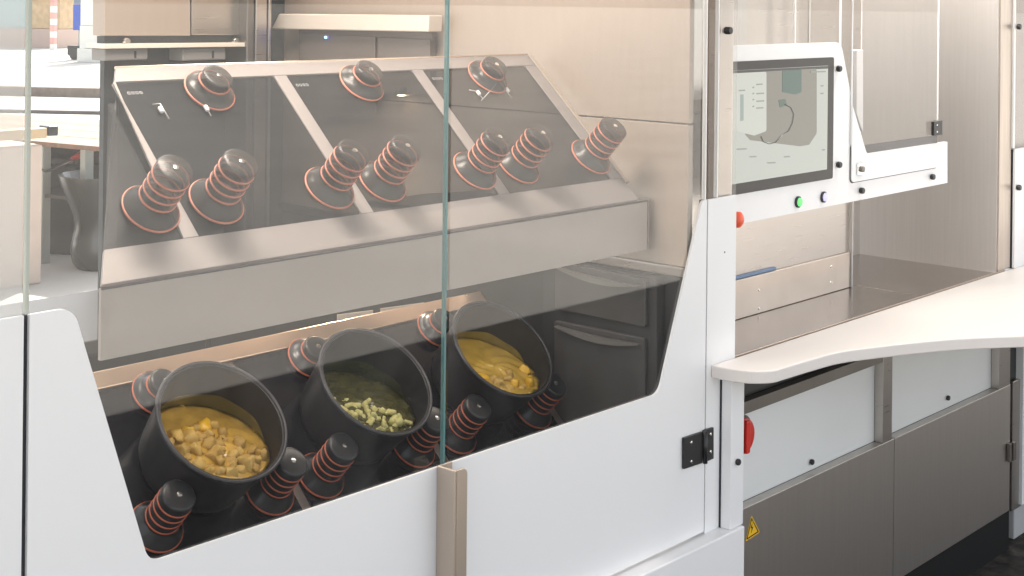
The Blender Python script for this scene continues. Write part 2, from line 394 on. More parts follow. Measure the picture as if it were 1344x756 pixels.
clip((632, 132), (655, 106), (671, 128), (666, 118)); clip((616, 118), (626, 120), (634, 130), (628, 122))

# lower station ---------------------------------------------------
OLo = atY(400, 458, 2.42)            # upper edge of the hob plates
lo = thing('lower_cooking_station', 'black sloping hob with orange-ringed rollers and a steel rail, carrying the three pots', 'cooking station', (2.0, 2.2, .5))
MC = [1.622 + .386 * k for k in range(3)]
OL = Vector((MC[0], OLo.y, OLo.z))
L0, L1 = -.43, .005
xs = [1.05] + [c - .193 for c in MC] + [MC[2] + .193]
for i in range(4):
    a, b = xs[i], xs[i + 1]
    slab('hob_plate', OL, a + .011, b - .011, L0 + .03, L1, 0, .005, HOBGLASS, lo, rad=.01)
for x in xs[1:]:
    slab('strip', OL, x - .0105, x + .0105, L0 + .03, L1, -.002, .004, HOBFRAME, lo, rad=0)
slab('top_rail', OL, xs[0], 2.60, L1 + .0006, L1 + .040, -.002, .012, mat('copper_tinted_rail', (.60, .46, .36), .3, .9, var=.02, rvar=.03), lo, rad=0, bev=.002)
slab('bottom_rail', OL, xs[0], 2.60, L0, L0 + .0294, -.002, .008, HOBFRAME, lo, rad=0)
box('base', (1.05, OL.y - .31, .3), (2.60, OL.y + .03, OL.z - .33), DRAWERF, lo)
box('back_plate', (1.05, OL.y + .022, OL.z - .33), (2.60, OL.y + .03, OL.z + .02), DRAWERF, lo)
proto = {}
TOPS, FRS = -.03, -.292
RO = {}
for k, c in enumerate(MC):
    add_roller(lo, OL + XV * (c - OL.x) + S * TOPS + N * .0055, proto, 'short', ROLLER, RING)
    for sg in (-1, 1):
        add_roller(lo, OL + XV * (c - OL.x + sg * .1285) + S * FRS + N * .0055, proto, 'tall', ROLLER, RING)
bar(lo, OL, MC[0] + .06, -.03, MARK)

# pots ------------------------------------------------------------
PR, PH, WT = .126, .142, .004
SAUCE1 = mat('curry_sauce', (.41, .25, .045), .16, spec=.6, var=.3, vscale=25, bump=.5, bscale=60)
SAUCE2 = mat('green_sauce', (.055, .052, .016), .10, spec=.6, var=.5, vscale=30, bump=.6, bscale=80)
SAUCE3 = mat('yellow_sauce', (.43, .28, .045), .18, spec=.6, var=.2, vscale=25, bump=.5, bscale=60)
MEAT = mat('meat_chunk', (.46, .285, .07), .2, var=.35, vscale=40, bump=.6, bscale=90)
MEAT2 = mat('pale_chunk', (.54, .35, .09), .2, var=.35, vscale=40, bump=.6, bscale=90)
VEGY = mat('yellow_pepper', (.62, .36, .02), .35)
CAUL = mat('pale_florets', (.60, .55, .22), .5, var=.35, vscale=60, bump=.8, bscale=120)
FILM = {'f1': mat('curry_film', (.20, .15, .035), .25, alpha=.7, var=.4, vscale=18), 'f2': mat('herb_film', (.045, .05, .018), .35, alpha=.8, var=.5, vscale=25),
        'f3': mat('yellow_film', (.27, .20, .04), .35, alpha=.85, var=.3, vscale=15)}
PB_ = .108                                  # radius at the bottom: the pots taper
def prad(n): return PB_ + (PR - PB_) * min(1, max(0, n / PH)) ** .75
def chunk_mesh(name, r):
    bm = bmesh.new(); bmesh.ops.create_cube(bm, size=1)
    bmesh.ops.bevel(bm, geom=list(bm.edges), offset=.27, segments=2, affect='EDGES', profile=.5)
    for v in bm.verts: v.co += Vector([random.uniform(-.13, .13) for _ in range(3)])
    me = D.meshes.new(name); bm.to_mesh(me); bm.free()
    for p in me.polygons: p.use_smooth = True
    return me
def floret_mesh(name):
    bm = bmesh.new()
    for k in range(6):
        a = k * 1.05; c = Vector((.3 * math.cos(a), .3 * math.sin(a), random.uniform(-.1, .15))) if k else Vector((0, 0, .2))
        bmesh.ops.create_icosphere(bm, subdivisions=1, radius=random.uniform(.24, .34), matrix=Matrix.Translation(c))
    me = D.meshes.new(name); bm.to_mesh(me); bm.free()
    for p in me.polygons: p.use_smooth = True
    return me
CH = []
for mm, nn_ in ((MEAT, 6), (VEGY, 1), (MEAT2, 5)):
    for _ in range(nn_):
        me = chunk_mesh('chunk', 1); me.materials.append(mm); CH.append(me)
FL = []
for _ in range(4):
    me = floret_mesh('floret'); me.materials.append(CAUL); FL.append(me)

def make_pot(c0, label, first=None):
    """c0: centre of the pot bottom on the hob"""
    t = thing('cooking_pot', label, 'pot', c0, 'tilted black pots on the hob')
    hs_ = [.012 + (PH - .012) * i / 8 for i in range(9)]
    prof = [(PB_ - .012, .000), (PB_ - .003, .003)] + [(prad(h), h) for h in hs_[:-1]] + [(PR + .001, PH - .006), (PR + .005, PH - .002), (PR + .005, PH)] \
        + [(prad(h) - WT, h) for h in hs_[::-1]] + [(PB_ - WT - .010, .006), (.002, .005)]
    vs, fs, s = lathe_data(prof, 64, c0, N)
    fs.append(tuple(range(s - 1, -1, -1))); k = (len(prof) - 1) * s; fs.append(tuple(range(k, k + s)))
    b = mesh('pot_body', vs, fs, POT, t, smooth=True); autosmooth(b, 35)
    torus('rim', PR + .0032, .0036, POTRIM, t, c0 + N * PH, N, 72, 8)
    return t
def make_stew(c0, level_drop, sauce, film, film_h, name, label, cat, chunks, nchunk, size, zone, film_cut=.0):
    """food levels out horizontally inside the tilted pot"""
    rin = PR - WT - .0012
    low = c0 + N * (PH - level_drop) - S * (prad(PH - level_drop) - WT - .002)
    ex = Vector((1, 0, -.10)).normalized(); ey = Vector((0, math.cos(R(21)), math.sin(R(21)))); ey = (ey - ex * ex.dot(ey)).normalized(); ez = ex.cross(ey)
    t = thing(name, label, cat, low + ey * .06)
    # outline of the horizontal cut through the pot's inside
    pts = []
    nn = 72
    cy = low.y
    ctr = None
    def inside(p):
        q = p - c0; n = q.dot(N); s = q.dot(S); x = q.x
        return .0075 < n < PH - .002 and math.hypot(x, s) < prad(n) - WT - .0012
    o = low + ey * .115
    ring = []
    for k in range(nn):
        a = 2 * math.pi * k / nn; d = ex * math.cos(a) + ey * math.sin(a); lo_, hi_ = 0, .3
        for _ in range(22):
            m_ = (lo_ + hi_) / 2
            if inside(o + d * m_): lo_ = m_
            else: hi_ = m_
        ring.append(lo_)
    vs = [o + ez * .003]; fs = []; NR = 14
    for i in range(1, NR + 1):
        for k in range(nn):
            a = 2 * math.pi * k / nn; r = ring[k] * i / NR
            h = .0035 * math.sin(r * 90 + a * 3) * math.cos(a * 5 + r * 60) + random.uniform(-.0008, .0008)
            if i == NR: h = .001
            vs.append(o + (ex * math.cos(a) + ey * math.sin(a)) * r + ez * h)
    for k in range(nn): fs.append((0, 1 + k, 1 + (k + 1) % nn))
    for i in range(NR - 1):
        for k in range(nn):
            fs.append((1 + i * nn + k, 1 + (i + 1) * nn + k, 1 + (i + 1) * nn + (k + 1) % nn, 1 + i * nn + (k + 1) % nn))
    base = 1 + (NR - 1) * nn                       # a skirt gives the sauce its depth
    for k in range(nn):
        p = vs[base + k]; vs.append(p * 1 + (o - p) * .16 - ez * .005)
    for k in range(nn): fs.append((base + k, base + nn + k, base + nn + (k + 1) % nn, base + (k + 1) % nn))
    mesh('sauce', vs, fs, sauce, t, smooth=True)
    # film left on the inside wall by the turning pot
    vf = []; ff = []; na, nh = 120, 8
    for i in range(na + 1):
        a = -math.pi / 2 + 2 * math.pi * i / na
        edge = film_h * (.86 - .14 * math.sin(a)) + .005 * math.sin(a * 2 + 1) + .0018 * math.sin(a * 9)
        for j in range(nh + 1):
            n = .009 + (edge - .009) * j / nh
            rf = prad(n) - WT - .0016; vf.append(c0 + N * n + XV * (rf * math.cos(a)) + S * (rf * math.sin(a)))
    for i in range(na):
        for j in range(nh):
            q = i * (nh + 1) + j; ff.append((q, q + nh + 1, q + nh + 2, q + 1))
    mesh('sauce_film', vf, ff, film, t, smooth=True)
    k = 0; tries = 0; placed = []
    while k < nchunk and tries < 4000:
        tries += 1
        du, dv = random.uniform(-.12, .12), random.uniform(-.115, .11); p = o + ex * du + ey * dv
        if not all(inside(p + ex * a_ + ey * b_ - ez * .013) for a_, b_ in ((.010, 0), (-.010, 0), (0, .010), (0, -.010))) or not zone(Vector((du, dv, 0))): continue
        r = random.uniform(*size)
        if any((p - q).length < (r + w) * .36 for q, w in placed): continue
        placed.append((p, r))
        me = random.choice(chunks)
        ob = D.objects.new('floret' if me in FL else 'chunk', me); COL.objects.link(ob); ob.parent = t
        ob.location = p + ez * random.uniform(-.007, .001) - t.location
        ob.rotation_euler = [random.uniform(0, 6.28) for _ in range(3)]
        ob.scale = (r, r * random.uniform(.7, 1.1), r * random.uniform(.55, .9))
        k += 1
    return t
pots = []
PS = TOPS - .162
for k, lab in enumerate(('black pot of brown curry with meat chunks, nearest of three tilted pots',
                         'black pot holding pale green florets, middle of three tilted pots',
                         'black pot of yellow stew crossed by the glass edge, farthest of three tilted pots')):
    c0 = OL + XV * (MC[k] - OL.x) + S * PS + N * .0055
    make_pot(c0, lab); pots.append(c0)
make_stew(pots[0], .014, SAUCE1, FILM['f1'], .094, 'curry', 'yellow brown curry with chunks of meat in the nearest pot', 'curry', CH, 46, (.019, .036), lambda d: d.y < .055 and d.x < .06 - .3 * d.y)
make_stew(pots[1], .020, SAUCE2, FILM['f2'], .085, 'vegetable_stew', 'green stew with pale florets in the middle pot', 'vegetable stew', FL, 46, (.024, .038), lambda d: d.y < -.01 - d.x * .9 and d.x < .05)
make_stew(pots[2], .012, SAUCE3, FILM['f3'], .085, 'yellow_stew', 'yellow stew with a few lumps in the farthest pot', 'stew', CH[6:9], 14, (.016, .026), lambda d: d.y < -.02)

# back of the bay between the two stations ---------------------------
bench = thing('steel_bench', 'grey steel bench standing behind the lower hob at the open left end', 'bench', (1.5, 2.75, .004))
box('bench_top', (1.18, 2.52, 1.03), (1.86, 2.95, 1.06), mat('grey_bench_top', (.07, .067, .064), .5, .3), bench, .003)
box('bench_body', (1.20, 2.54, .004), (1.84, 2.93, 1.0295), DRAWERF, bench)
PALE = mat('pale_strip', (.75, .66, .57), .5)
vp = thing('vent_panel', 'dark mesh vent panel with two pale slots behind the middle pot', 'vent', (2.4, 2.62, .9))
box('panel', (1.90, 2.60, .60), (2.63, 2.62, 1.16), DRAWERF, vp, .002)
plateY('slot', [(443, 413), (490, 407), (490, 417), (443, 424)], 2.596, .003, PALE, vp)
plateY('slot', [(500, 405), (557, 397), (557, 405), (500, 414)], 2.596, .003, PALE, vp)
gv, gf = [], []
a, b = atY(478, 425, 2.594), atY(560, 450, 2.594)
for i in range(16):
    x = a.x + (b.x - a.x) * i / 15; q = len(gv); gv += [(x - .0007, 2.594, b.z - .03), (x + .0007, 2.594, b.z - .03), (x + .0007, 2.594, a.z), (x - .0007, 2.594, a.z)]; gf.append((q, q + 1, q + 2, q + 3))
for j in range(14):
    z = a.z + (b.z - .03 - a.z) * j / 13; q = len(gv); gv += [(a.x, 2.5935, z - .0007), (b.x, 2.5935, z - .0007), (b.x, 2.5935, z + .0007), (a.x, 2.5935, z + .0007)]; gf.append((q, q + 1, q + 2, q + 3))
mesh('mesh_grille', gv, gf, STEELD, vp)['kind'] = 'stuff'

# drawers on the end wall ----------------------------------------------
dr = thing('drawer_cabinet', 'dark grey cabinet with two bow-handled drawers beside the farthest pot', 'drawers', (2.63, 2.1, .4))
XD = 2.628
plateX('cabinet_frame', [(712, 338), (862, 366), (862, 640), (712, 620)], XD, .03, DRAWERF, dr, .002)
def drawer(p):
    f = plateX('drawer', p, XD - .012, .0115, DRAWER, dr, .003, rad=.008)
    (x0, y0), (x1, y1) = p[0], p[1]
    pts = []
    for i in range(13):
        u = i / 12; y = y0 + (y1 - y0) * u + 8 + 9 * math.sin(math.pi * u)
        pts.append(atX(x0 + 5 + (x1 - x0 - 10) * u, y, XD - .018))
    ext = [q + Vector((0, 0, .012 * math.sin(math.pi * i / 12) + .002)) for i, q in enumerate(pts)]
    prism('handle', pts + ext[::-1], (-.014, 0, 0), mat('drawer_handle_grey', (.16, .15, .14), .35), f, bev=0)
drawer([(728, 343), (847, 367), (847, 430), (728, 406)])
drawer([(727, 420), (846, 444), (846, 585), (727, 563)])

# fittings on the back wall (top left of the picture) ----------------------
YB = 3.296
cab = thing('steel_wall_unit', 'brushed steel wall unit with a thin light ledge and two small latches', 'cabinet', (2.3, YB, 1.5))
plateY('front_panel', [(137, -40), (250, -40), (250, 47), (137, 47)], YB - .06, .055, BEIGE, cab, .002)
plateY('front_panel', [(251.5, -40), (322, -40), (322, 46), (251.5, 46)], YB - .06, .055, STEEL, cab, .002)
plateY('ledge', [(137, 58), (331, 56), (331, 61), (137, 64)], YB - .09, .085, mat('pale_ledge', (.8, .7, .6), .4), cab, .001)
plateY('shadow_gap', [(137, 47.5), (331, 46), (331, 55.5), (137, 57.5)], YB - .04, .035, DARKW, cab, 0)
for px in (164, 307): knob(cab, atY(px, 54, YB - .06), .009, m=CHROME, name='latch')
for i, (x0, x1, lb) in enumerate(((138, 194, 'wide grey box under the light ledge, at the open street end'), (240, 296, 'grey box under the light ledge, near the steel post'))):
    b = thing('grey_box', lb, 'box', atY((x0 + x1) / 2, 80, YB - .05), 'grey boxes under the ledge')
    plateY('box_body', [(x0, 64), (x1, 62), (x1, 78), (x0, 80)], YB - .07, .065, mat('box_grey', (.25, .24, .23), .5), b, .003)
    plateY('latch', [(x1 - 17, 67), (x1 - 15, 67), (x1 - 15, 76), (x1 - 17, 76)], YB - .073, .003, BLACK, b, 0)
for x0, x1, m_, lb in ((324, 333, STEELD, 'narrow dark post left of the steel posts'), (335, 350, STEEL, 'wide bright steel post by the wall cabinet'), (352, 356, STEEL, 'slim bright steel post by the wall cabinet')):
    a, b = atY(x0, 80, YB - .1), atY(x1, 80, YB - .1)
    tag(box('steel_post', (a.x, YB - .1, .1), (b.x, YB, 2.7), m_, None, .003), lb, 'post')

# ------------------------------------------------------------------ glazed doors
DT, DC, DB = 1.297, .892, .545           # top of the white corners, cut-out edge, door bottom
def glass_leaf(label, x0, x1, gmat, edge_r=None, edge_l=None):
    t = thing('glass_door', label, 'door', ((x0 + x1) / 2, YF, DB))
    box('glass_pane', (x0 + .004, YF + .0005, DB + .02), (x1 - (.0058 if edge_r else .001), YF + .0085, 2.3), gmat, t)
    if edge_r: box('glass_edge', (x1 - .0056, YF + .0005, DB + .02), (x1 - .001, YF + .0087, 2.3), edge_r, t)
    return t
XL = 1.036
xm = 1.879; xr = 2.709
ld = glass_leaf('left glass door of the pair, white lower panel cut away around the near pots', XL, xm, GLASS, edge_r=GEDGE)
pa, pb = atY(98, 418, YF), atY(186, 715, YF)
def slantx(z): return pa.x + (pb.x - pa.x) * (z - pa.z) / (pb.z - pa.z)
prism('door_panel', rounded([Vector(p) for p in ((XL + .004, YF - .006, DT), (slantx(DT), YF - .006, DT), (slantx(DC), YF - .006, DC), (xm - .001, YF - .006, DC), (xm - .001, YF - .006, DB), (XL + .004, YF - .006, DB))],
      [.002, .032, .03, .002, .002, .002]), (0, .006, 0), WHITE, ld, tri=True)
box('glass_edge', (XL + .001, YF + .0005, DT), (XL + .0065, YF + .0087, 2.3), GEDGE2, ld)
rd = glass_leaf('right glass door with the steel pull handle and a black hinge', xm + .0022, xr, GLASS)
qa, qb = atY(913, 290, YF), atY(868, 490, YF)
def slantr(z): return qa.x + (qb.x - qa.x) * (z - qa.z) / (qb.z - qa.z)
prism('door_panel', rounded([Vector(p) for p in ((slantr(DT), YF - .006, DT), (xr - .001, YF - .006, DT), (xr - .001, YF - .006, DB), (xm + .0035, YF - .006, DB), (xm + .0035, YF - .006, DC), (slantr(DC), YF - .006, DC))],
      [.03, .002, .002, .002, .002, .034]), (0, .006, 0), WHITE, rd, tri=True)
HANDM = mat('handle_steel', (.55, .465, .39), .42, .8, bump=.06, bscale=200)
ha = atY(575, 611, YF - .008); hz = ha.z
hd = box('handle', (ha.x - .002, YF - .052, DB + .02), (ha.x + .004, YF - .0065, hz), HANDM, rd, .0015)
hp = [Vector(p) for p in ((ha.x + .0045, YF - .052, DB + .02), (ha.x + .032, YF - .052, DB + .02), (ha.x + .032, YF - .052, hz), (ha.x + .0045, YF - .052, hz))]
prism('handle_grip', rounded(hp, [.001, .001, .014, .001]), (0, .004, 0), HANDM, hd, bev=.001)
box('handle_foot', (ha.x + .0045, YF - .0105, DB + .02), (ha.x + .035, YF - .0065, hz), HANDM, hd, .001)
hg = plateY('hinge', [(898, 575), (922, 567), (922, 608), (898, 616)], YF - .013, .0065, BLACK, rd, .001)
plateY('hinge_leaf', [(925, 565), (937, 561), (937, 602), (925, 607)], YF - .013, .0065, BLACK, hg, .001)
tube('hinge_barrel', [atY(925.5, 566, YF - .016), atY(925.5, 608, YF - .016)], .0055, BLACK, hg, 12)
for p in ((907, 581), (907, 606), (932, 570), (932, 593)): lathe('screw', [(.0042, 0), (.004, .0018), (.0015, .0024)], CHROME, hg, atY(*p, YF - .013), (0, -1, 0), 14)
fd = glass_leaf('hazy glass door at the far left with a plain white lower panel', XL - .85, XL - .0035, GLASSH)
box('door_panel', (XL - .85, YF - .006, DB), (XL - .0045, YF, DT), WHITE, fd, .0007)

box('seal', (XL - .009, YF + .001, DB), (XL + .0045, YF + .012, DT - .002), SEAL, ld)
box('seal', (xr - .0025, YF - .0005 + .009, DB), (xr + .006, YF + .014, DT - .002), SEAL, rd)
# post between the doors and the prep side -------------------------------
xp0, xp1 = xr + .0042, atY(963.5, 300, YF).x
pt = thing('door_post', 'white post right of the glass doors with clear acrylic upper cover and black knob', 'post', (2.78, YF, .5))
box('white_cover', (xp0, YF - .006, .51), (xp1, YF, DT), WHITE, pt, .0007)
box('post_core', (atY(944, 100, YF + .006).x, YF + .006, 1.0), (xp1, YF + .05, 2.3), STEEL, pt, .003)
box('acrylic_cover', (xp0, YF - .004, DT + .001), (xp1, YF + .002, 2.3), ACRYL, pt)
for px, w in ((927, .0035), (942.5, .004)):
    a = atY(px, 100, YF - .005); box('acrylic_edge', (a.x - w / 2, YF - .0065, DT + .001), (a.x + w / 2, YF + .003, 2.3), AEDGE, pt)
k_ = atY(952, 40, YF - .005); knob(pt, k_, .009, h=.016); lathe('spacer', [(.007, -.004), (.007, .0)], CHROME, pt, k_, (0, -1, 0), 16)
lathe('small_screw', [(.0025, 0), (.002, .0012)], STEELD, pt, atY(951, 331, YF - .006), (0, -1, 0), 10)
box('seal', (atY(941.5, 560, YF).x, YF - .0065 - .004, .52), (atY(945.8, 560, YF).x, YF - .0062, .895), SEAL, pt)
pl_ = tag(box('plinth', (.1, YF - .045, .02), (atY(977.5, 700, YF - .045).x, YF + .02, DB - .006), WHITE, None, .003), 'white plinth beam running under the glass doors', 'plinth')
lp = thing('ledge_support', 'short white support post under the left end of the ledge with a black bolt cap', 'post', (2.83, YF - .03, .51))
box('support_body', (atY(945.5, 560, YF - .007).x, YF - .036, DB - .0055), (atY(976.5, 560, YF - .036).x, YF + .0, .889), WHITE, lp, .0012)
knob(lp, atY(967, 606, YF - .036), .0075, h=.008, name='bolt_cap')

# white ledge ----------------------------------------------------------------
ZL = .918
front = [(943.5, 481.5), (961, 484.5), (983, 487), (1004, 487), (1018, 485.5), (1030, 482), (1067, 471), (1104, 461.5), (1153, 455), (1206, 449), (1259, 444.5), (1301, 442.5), (1344, 441), (1400, 440), (1460, 441)]
def spline(ps, k=5):
    out = []
    for i in range(len(ps) - 1):
        p0, p1, p2, p3 = ps[max(i - 1, 0)], ps[i], ps[i + 1], ps[min(i + 2, len(ps) - 1)]
        for j in range(k):
            t = j / k; out.append(.5 * (2 * p1 + (p2 - p0) * t + (2 * p0 - 5 * p1 + 4 * p2 - p3) * t * t + (3 * p1 - p0 - 3 * p2 + p3) * t ** 3))
    return out + [ps[-1]]
fp = spline([atZ(x, y, ZL) for x, y in front])
xb0 = fp[0].x
pts = [Vector((xb0, YF - .0065, ZL))] + [Vector((p.x, min(p.y, YF - .008), ZL)) for p in fp] + [Vector((5.4, fp[-1].y - .25, ZL)), Vector((5.4, YF - .0065, ZL))]
lg = prism('ledge', pts, (0, 0, -.029), WHITE2, bev=.003, tri=False)
tag(lg, 'white serving ledge with a wavy front edge below the control panel', 'ledge')

# ------------------------------------------------------------------ prep niche (right)
XN = 4.30; ZN = .916; YA, YBk = 2.07, 2.32
ni = thing('prep_niche', 'open stainless steel prep niche between the white ledge and the control panel', 'worktop', (3.6, 2.05, ZN))
xj = atZ(1158, 381, ZN).x
xq = atZ(1202, 387, ZN).x
box('worktop_plate', (xp1 - .12, YF + .002, ZN - .02), (xq - .0012, YBk, ZN), STEELF, ni, .001)
box('worktop_plate', (xq + .0012, YF + .002, ZN - .02), (XN, YBk, ZN), STEELF, ni, .001)
box('front_lip', (xp1 - .12, YF - .004, ZN - .001), (XN + .05, YF + .0015, ZN + .004), mat('lip_steel', (.55, .45, .38), .3, 1), ni, .0008)
xa1 = atY(1114, 330, YA).x
sb = box('splash_panel', (2.72, YA, ZN + .105), (xa1, YA + .004, 1.5), STEEL, ni)
bp_ = box('lower_plate', (2.72, YA - .006, ZN + .0005), (xa1 - .002, YA + .006, ZN + .104), mat('warm_plate', (.62, .54, .47), .4, .9, var=.06), ni, .002)
for p in ((996, 381), (1091, 350), (996, 405), (1091, 371)): lathe('rivet', [(.004, 0), (.0035, .0015), (.001, .002)], CHROME, bp_, atY(*p, YA - .006), (0, -1, 0), 12)
box('blue_strip', (2.72, YA - .007, ZN + .106), (atY(1016, 365, YA).x, YA - .001, ZN + .114), mat('blue_film', (.16, .24, .38), .4), ni, .001)
box('panel_edge', (xa1, YA - .012, ZN), (xa1 + .004, YA + .02, 1.5), mat('clear_edge', (.62, .60, .58), .2, .5), ni, .001)
box('back_panel', (xa1 - .2, YBk, ZN - .02), (XN, YBk + .006, 1.17), STEELV, ni)
box('back_panel', (xa1 - .2, YBk + .002, 1.172), (XN, YBk + .008, 2.5), STEEL, ni)
box('upper_panel', (2.72, YBk - .12, 1.2), (3.42, YBk - .114, 2.5), STEELV, ni, .001)
box('upper_panel', (3.425, YBk - .09, 1.2), (3.75, YBk - .084, 2.5), STEEL, ni, .001)
box('side_panel', (XN, YF + .004, ZN - .02), (XN + .006, YBk, 2.5), STEELS, ni)
for px, w, m_ in ((1041, .006, AEDGE), (1060, .005, CHROME), (1190, .004, STEELD)):
    a = atY(px, 30, YBk - .13); box('rod', (a.x, YBk - .136, 1.25), (a.x + w, YBk - .13, 2.5), m_, ni)

# ------------------------------------------------------------------ control panel with monitor
YP = YF + .045                 # the panel sits a little behind the door post
cp = thing('control_panel', 'white control panel with a framed touchscreen and coloured push buttons above the niche', 'control panel', (3.3, YP, 1.2))
P = [(930, 57), (1104, 55.5), (1118, 131), (1132, 203), (1243.5, 186), (1243.5, 240), (930, 302.5)]
pp = [atY(x, y, YP) for x, y in P]
pp[0].z = pp[1].z; pp[0].x = xp1 - .02; pp[-1].x = xp1 - .02; pp[-1].z = pp[-2].z
prism('panel_sheet', rounded(pp, [.001, .035, .0, .02, .001, .001, .001]), (0, .012, 0), WHITE, cp, tri=True)
bz = [atY(x, y, YP - .004) for x, y in ((930, 76.5), (1095, 75), (1094.5, 234), (930, 259))]
zt, zb = bz[1].z, bz[2].z
X1 = bz[1].x; X0 = xp1 - .03
prism('bezel', rounded([Vector(p) for p in ((X0, YP - .004, zt), (X1, YP - .004, zt), (X1, YP - .004, zb), (X0, YP - .004, zb))], .006), (0, .0035, 0), mat('bezel_black', (.03, .026, .026), .35), cp, bev=.001)
s1, s2 = atY(1087, 86, YP - .005), atY(1087, 222, YP - .005)
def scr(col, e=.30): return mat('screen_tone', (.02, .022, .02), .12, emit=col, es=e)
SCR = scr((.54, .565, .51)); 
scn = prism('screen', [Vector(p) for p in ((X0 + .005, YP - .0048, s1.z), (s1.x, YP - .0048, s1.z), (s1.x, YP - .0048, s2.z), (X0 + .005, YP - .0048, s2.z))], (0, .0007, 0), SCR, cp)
def screen_shape(name, pix, col, lay=1, rad=0, e=.30):
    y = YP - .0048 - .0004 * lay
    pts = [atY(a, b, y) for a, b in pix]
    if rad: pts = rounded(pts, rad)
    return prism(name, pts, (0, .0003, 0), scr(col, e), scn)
screen_shape('dark_bar', [(958, 93), (1087, 86.5), (1087, 90), (958, 96.5)], (.02, .02, .02))
screen_shape('reflected_cutout', [(1003, 94), (1072, 90), (1072, 175), (1062, 190), (1050, 192), (985, 184), (974, 172), (1003, 165)], (.25, .235, .20), 2, .008)  # reflection of the counter opposite, down to the cable, painted in glowing shapes
screen_shape('reflected_counter', [(958, 96.5), (1006, 94), (1006, 172), (990, 178), (958, 170)], (.60, .615, .555), 3, .006)
screen_shape('reflected_patch', [(1027, 93), (1052, 91), (1052, 121), (1044, 124), (1027, 121)], (.07, .14, .12), 4, .003)
screen_shape('reflected_patch', [(1022, 131), (1031, 130), (1033, 138), (1024, 141)], (.08, .14, .11), 4, .002)
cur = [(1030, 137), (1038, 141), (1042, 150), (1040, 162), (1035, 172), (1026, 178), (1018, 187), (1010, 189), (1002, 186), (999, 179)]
tube('reflected_cable', [atY(a, b, YP - .007) for a, b in cur], .0009, scr((.04, .07, .06)), scn, 5)
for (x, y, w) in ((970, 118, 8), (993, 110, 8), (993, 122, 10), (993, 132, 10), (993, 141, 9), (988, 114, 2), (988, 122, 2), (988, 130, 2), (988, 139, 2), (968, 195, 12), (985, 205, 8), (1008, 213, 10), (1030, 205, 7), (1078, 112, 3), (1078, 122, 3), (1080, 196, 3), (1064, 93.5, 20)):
    screen_shape('text_line', [(x, y), (x + w, y - .5), (x + w, y + 1.3), (x, y + 1.8)], (.28, .32, .28), 5)
screen_shape('tint_bar', [(972, 124), (976, 124), (976, 158), (972, 159)], (.30, .38, .34), 5)
for p in ((1099, 90), (1099, 216), (1129, 250), (1222, 232)): knob(cp, atY(*p, YP - .001), .0085, h=.011)
for p, col, g in (((1047, 265), (.12, .62, .14), (.1, .7, .15)), ((1080.5, 258.5), (.42, .40, .75), (.35, .33, .8))):
    b = lathe('push_button', [(.0145, 0), (.0145, .004), (.012, .0055)], BLACK, cp, atY(*p, YP - .001), (0, -1, 0), 24)
    lathe('button_lens', [(.0112, .005), (.0105, .008), (.006, .0088)], mat('lit_lens', col, .3, emit=g, es=.35), b, atY(*p, YP - .001), (0, -1, 0), 24)
es_ = lathe('stop_button', [(.012, 0), (.012, .014)], BLACK, cp, atY(958, 287, YP - .001), (0, -1, 0), 24)
lathe('button_cap', [(.017, .013), (.019, .018), (.019, .026), (.014, .031), (.005, .033)], ORED, es_, atY(958, 287, YP - .001), (0, -1, 0), 28)

ap = thing('acrylic_screen', 'clear acrylic sheet standing above the white control panel', 'screen', (3.3, YP + .02, 1.3))
box('acrylic_sheet', (xp1 - .02, YP + .0135, 1.25), (atY(1117, 100, YP + .014).x, YP + .0175, 2.4), ACRYL, ap)
box('sheet_edge', (atY(1102, 20, YP + .012).x, YP + .0128, 1.3), (atY(1105, 20, YP + .012).x, YP + .0132, 2.4), AEDGE, ap)

# small acrylic flap with white lower border ------------------------------------
fl = thing('access_flap', 'small acrylic access flap with a white lower border, lock and black hinge', 'flap', (3.9, YP, 1.3))
xf0, xf1 = atY(1118, 150, YP - .004).x, atY(1231, 150, YP - .004).x
zf = atY(1176, 229, YP - .004).z
box('flap_pane', (xf0, YP - .0035, atY(1180, 196, YP).z), (xf1, YP + .0005 - .002, 2.4), ACRYL, fl)
for x in (xf0, xf1): box('flap_edge', (x - .0022, YP - .0042, zf + .1), (x + .0022, YP - .001, 2.4), AEDGE, fl)
wp = [Vector((xf0, YP - .006, zf)), Vector((xf1, YP - .006, zf)), Vector((xf1, YP - .006, atY(1231, 187, YP).z)), Vector((atY(1135, 202, YP).x, YP - .006, atY(1231, 187, YP).z)), atY(1119, 138, YP - .006), Vector((xf0, YP - .006, atY(1119, 138, YP).z))]
prism('flap_border', rounded(wp, [.012, .012, .001, .018, 0, 0]), (0, .0035, 0), WHITE, fl, tri=True)
gap_pts = [Vector((xf0 - .0022, YP - .0018, zf - .003)), Vector((xf1 + .0022, YP - .0018, zf - .003)), Vector((xf1 + .0022, YP - .0018, zf + .095)), Vector((xf0 - .0022, YP - .0018, zf + .095))]
prism('gap_shade', rounded(gap_pts, [.013, .013, 0, 0]), (0, .001, 0), mat('flap_gap_shade', (.09, .085, .085), .6), fl)  # dark sheet painting the shadow in the gap around the flap
hg = plateY('hinge', [(1226, 160), (1237, 158), (1237, 177), (1226, 178)], YP - .016, .009, BLACK, fl, .001)
for p in ((1230, 164), (1230, 173)): lathe('screw', [(.003, 0), (.002, .0015)], CHROME, hg, atY(*p, YP - .016), (0, -1, 0), 10)
lk = plateY('lock', [(1126, 215), (1134, 213.5), (1134, 229), (1126, 230)], YP - .010, .004, CHROME, fl, .001)
lathe('lock_barrel', [(.008, 0), (.008, .006), (.005, .007)], STEELD, lk, atY(1131, 222, YP - .010), (0, -1, 0), 16)
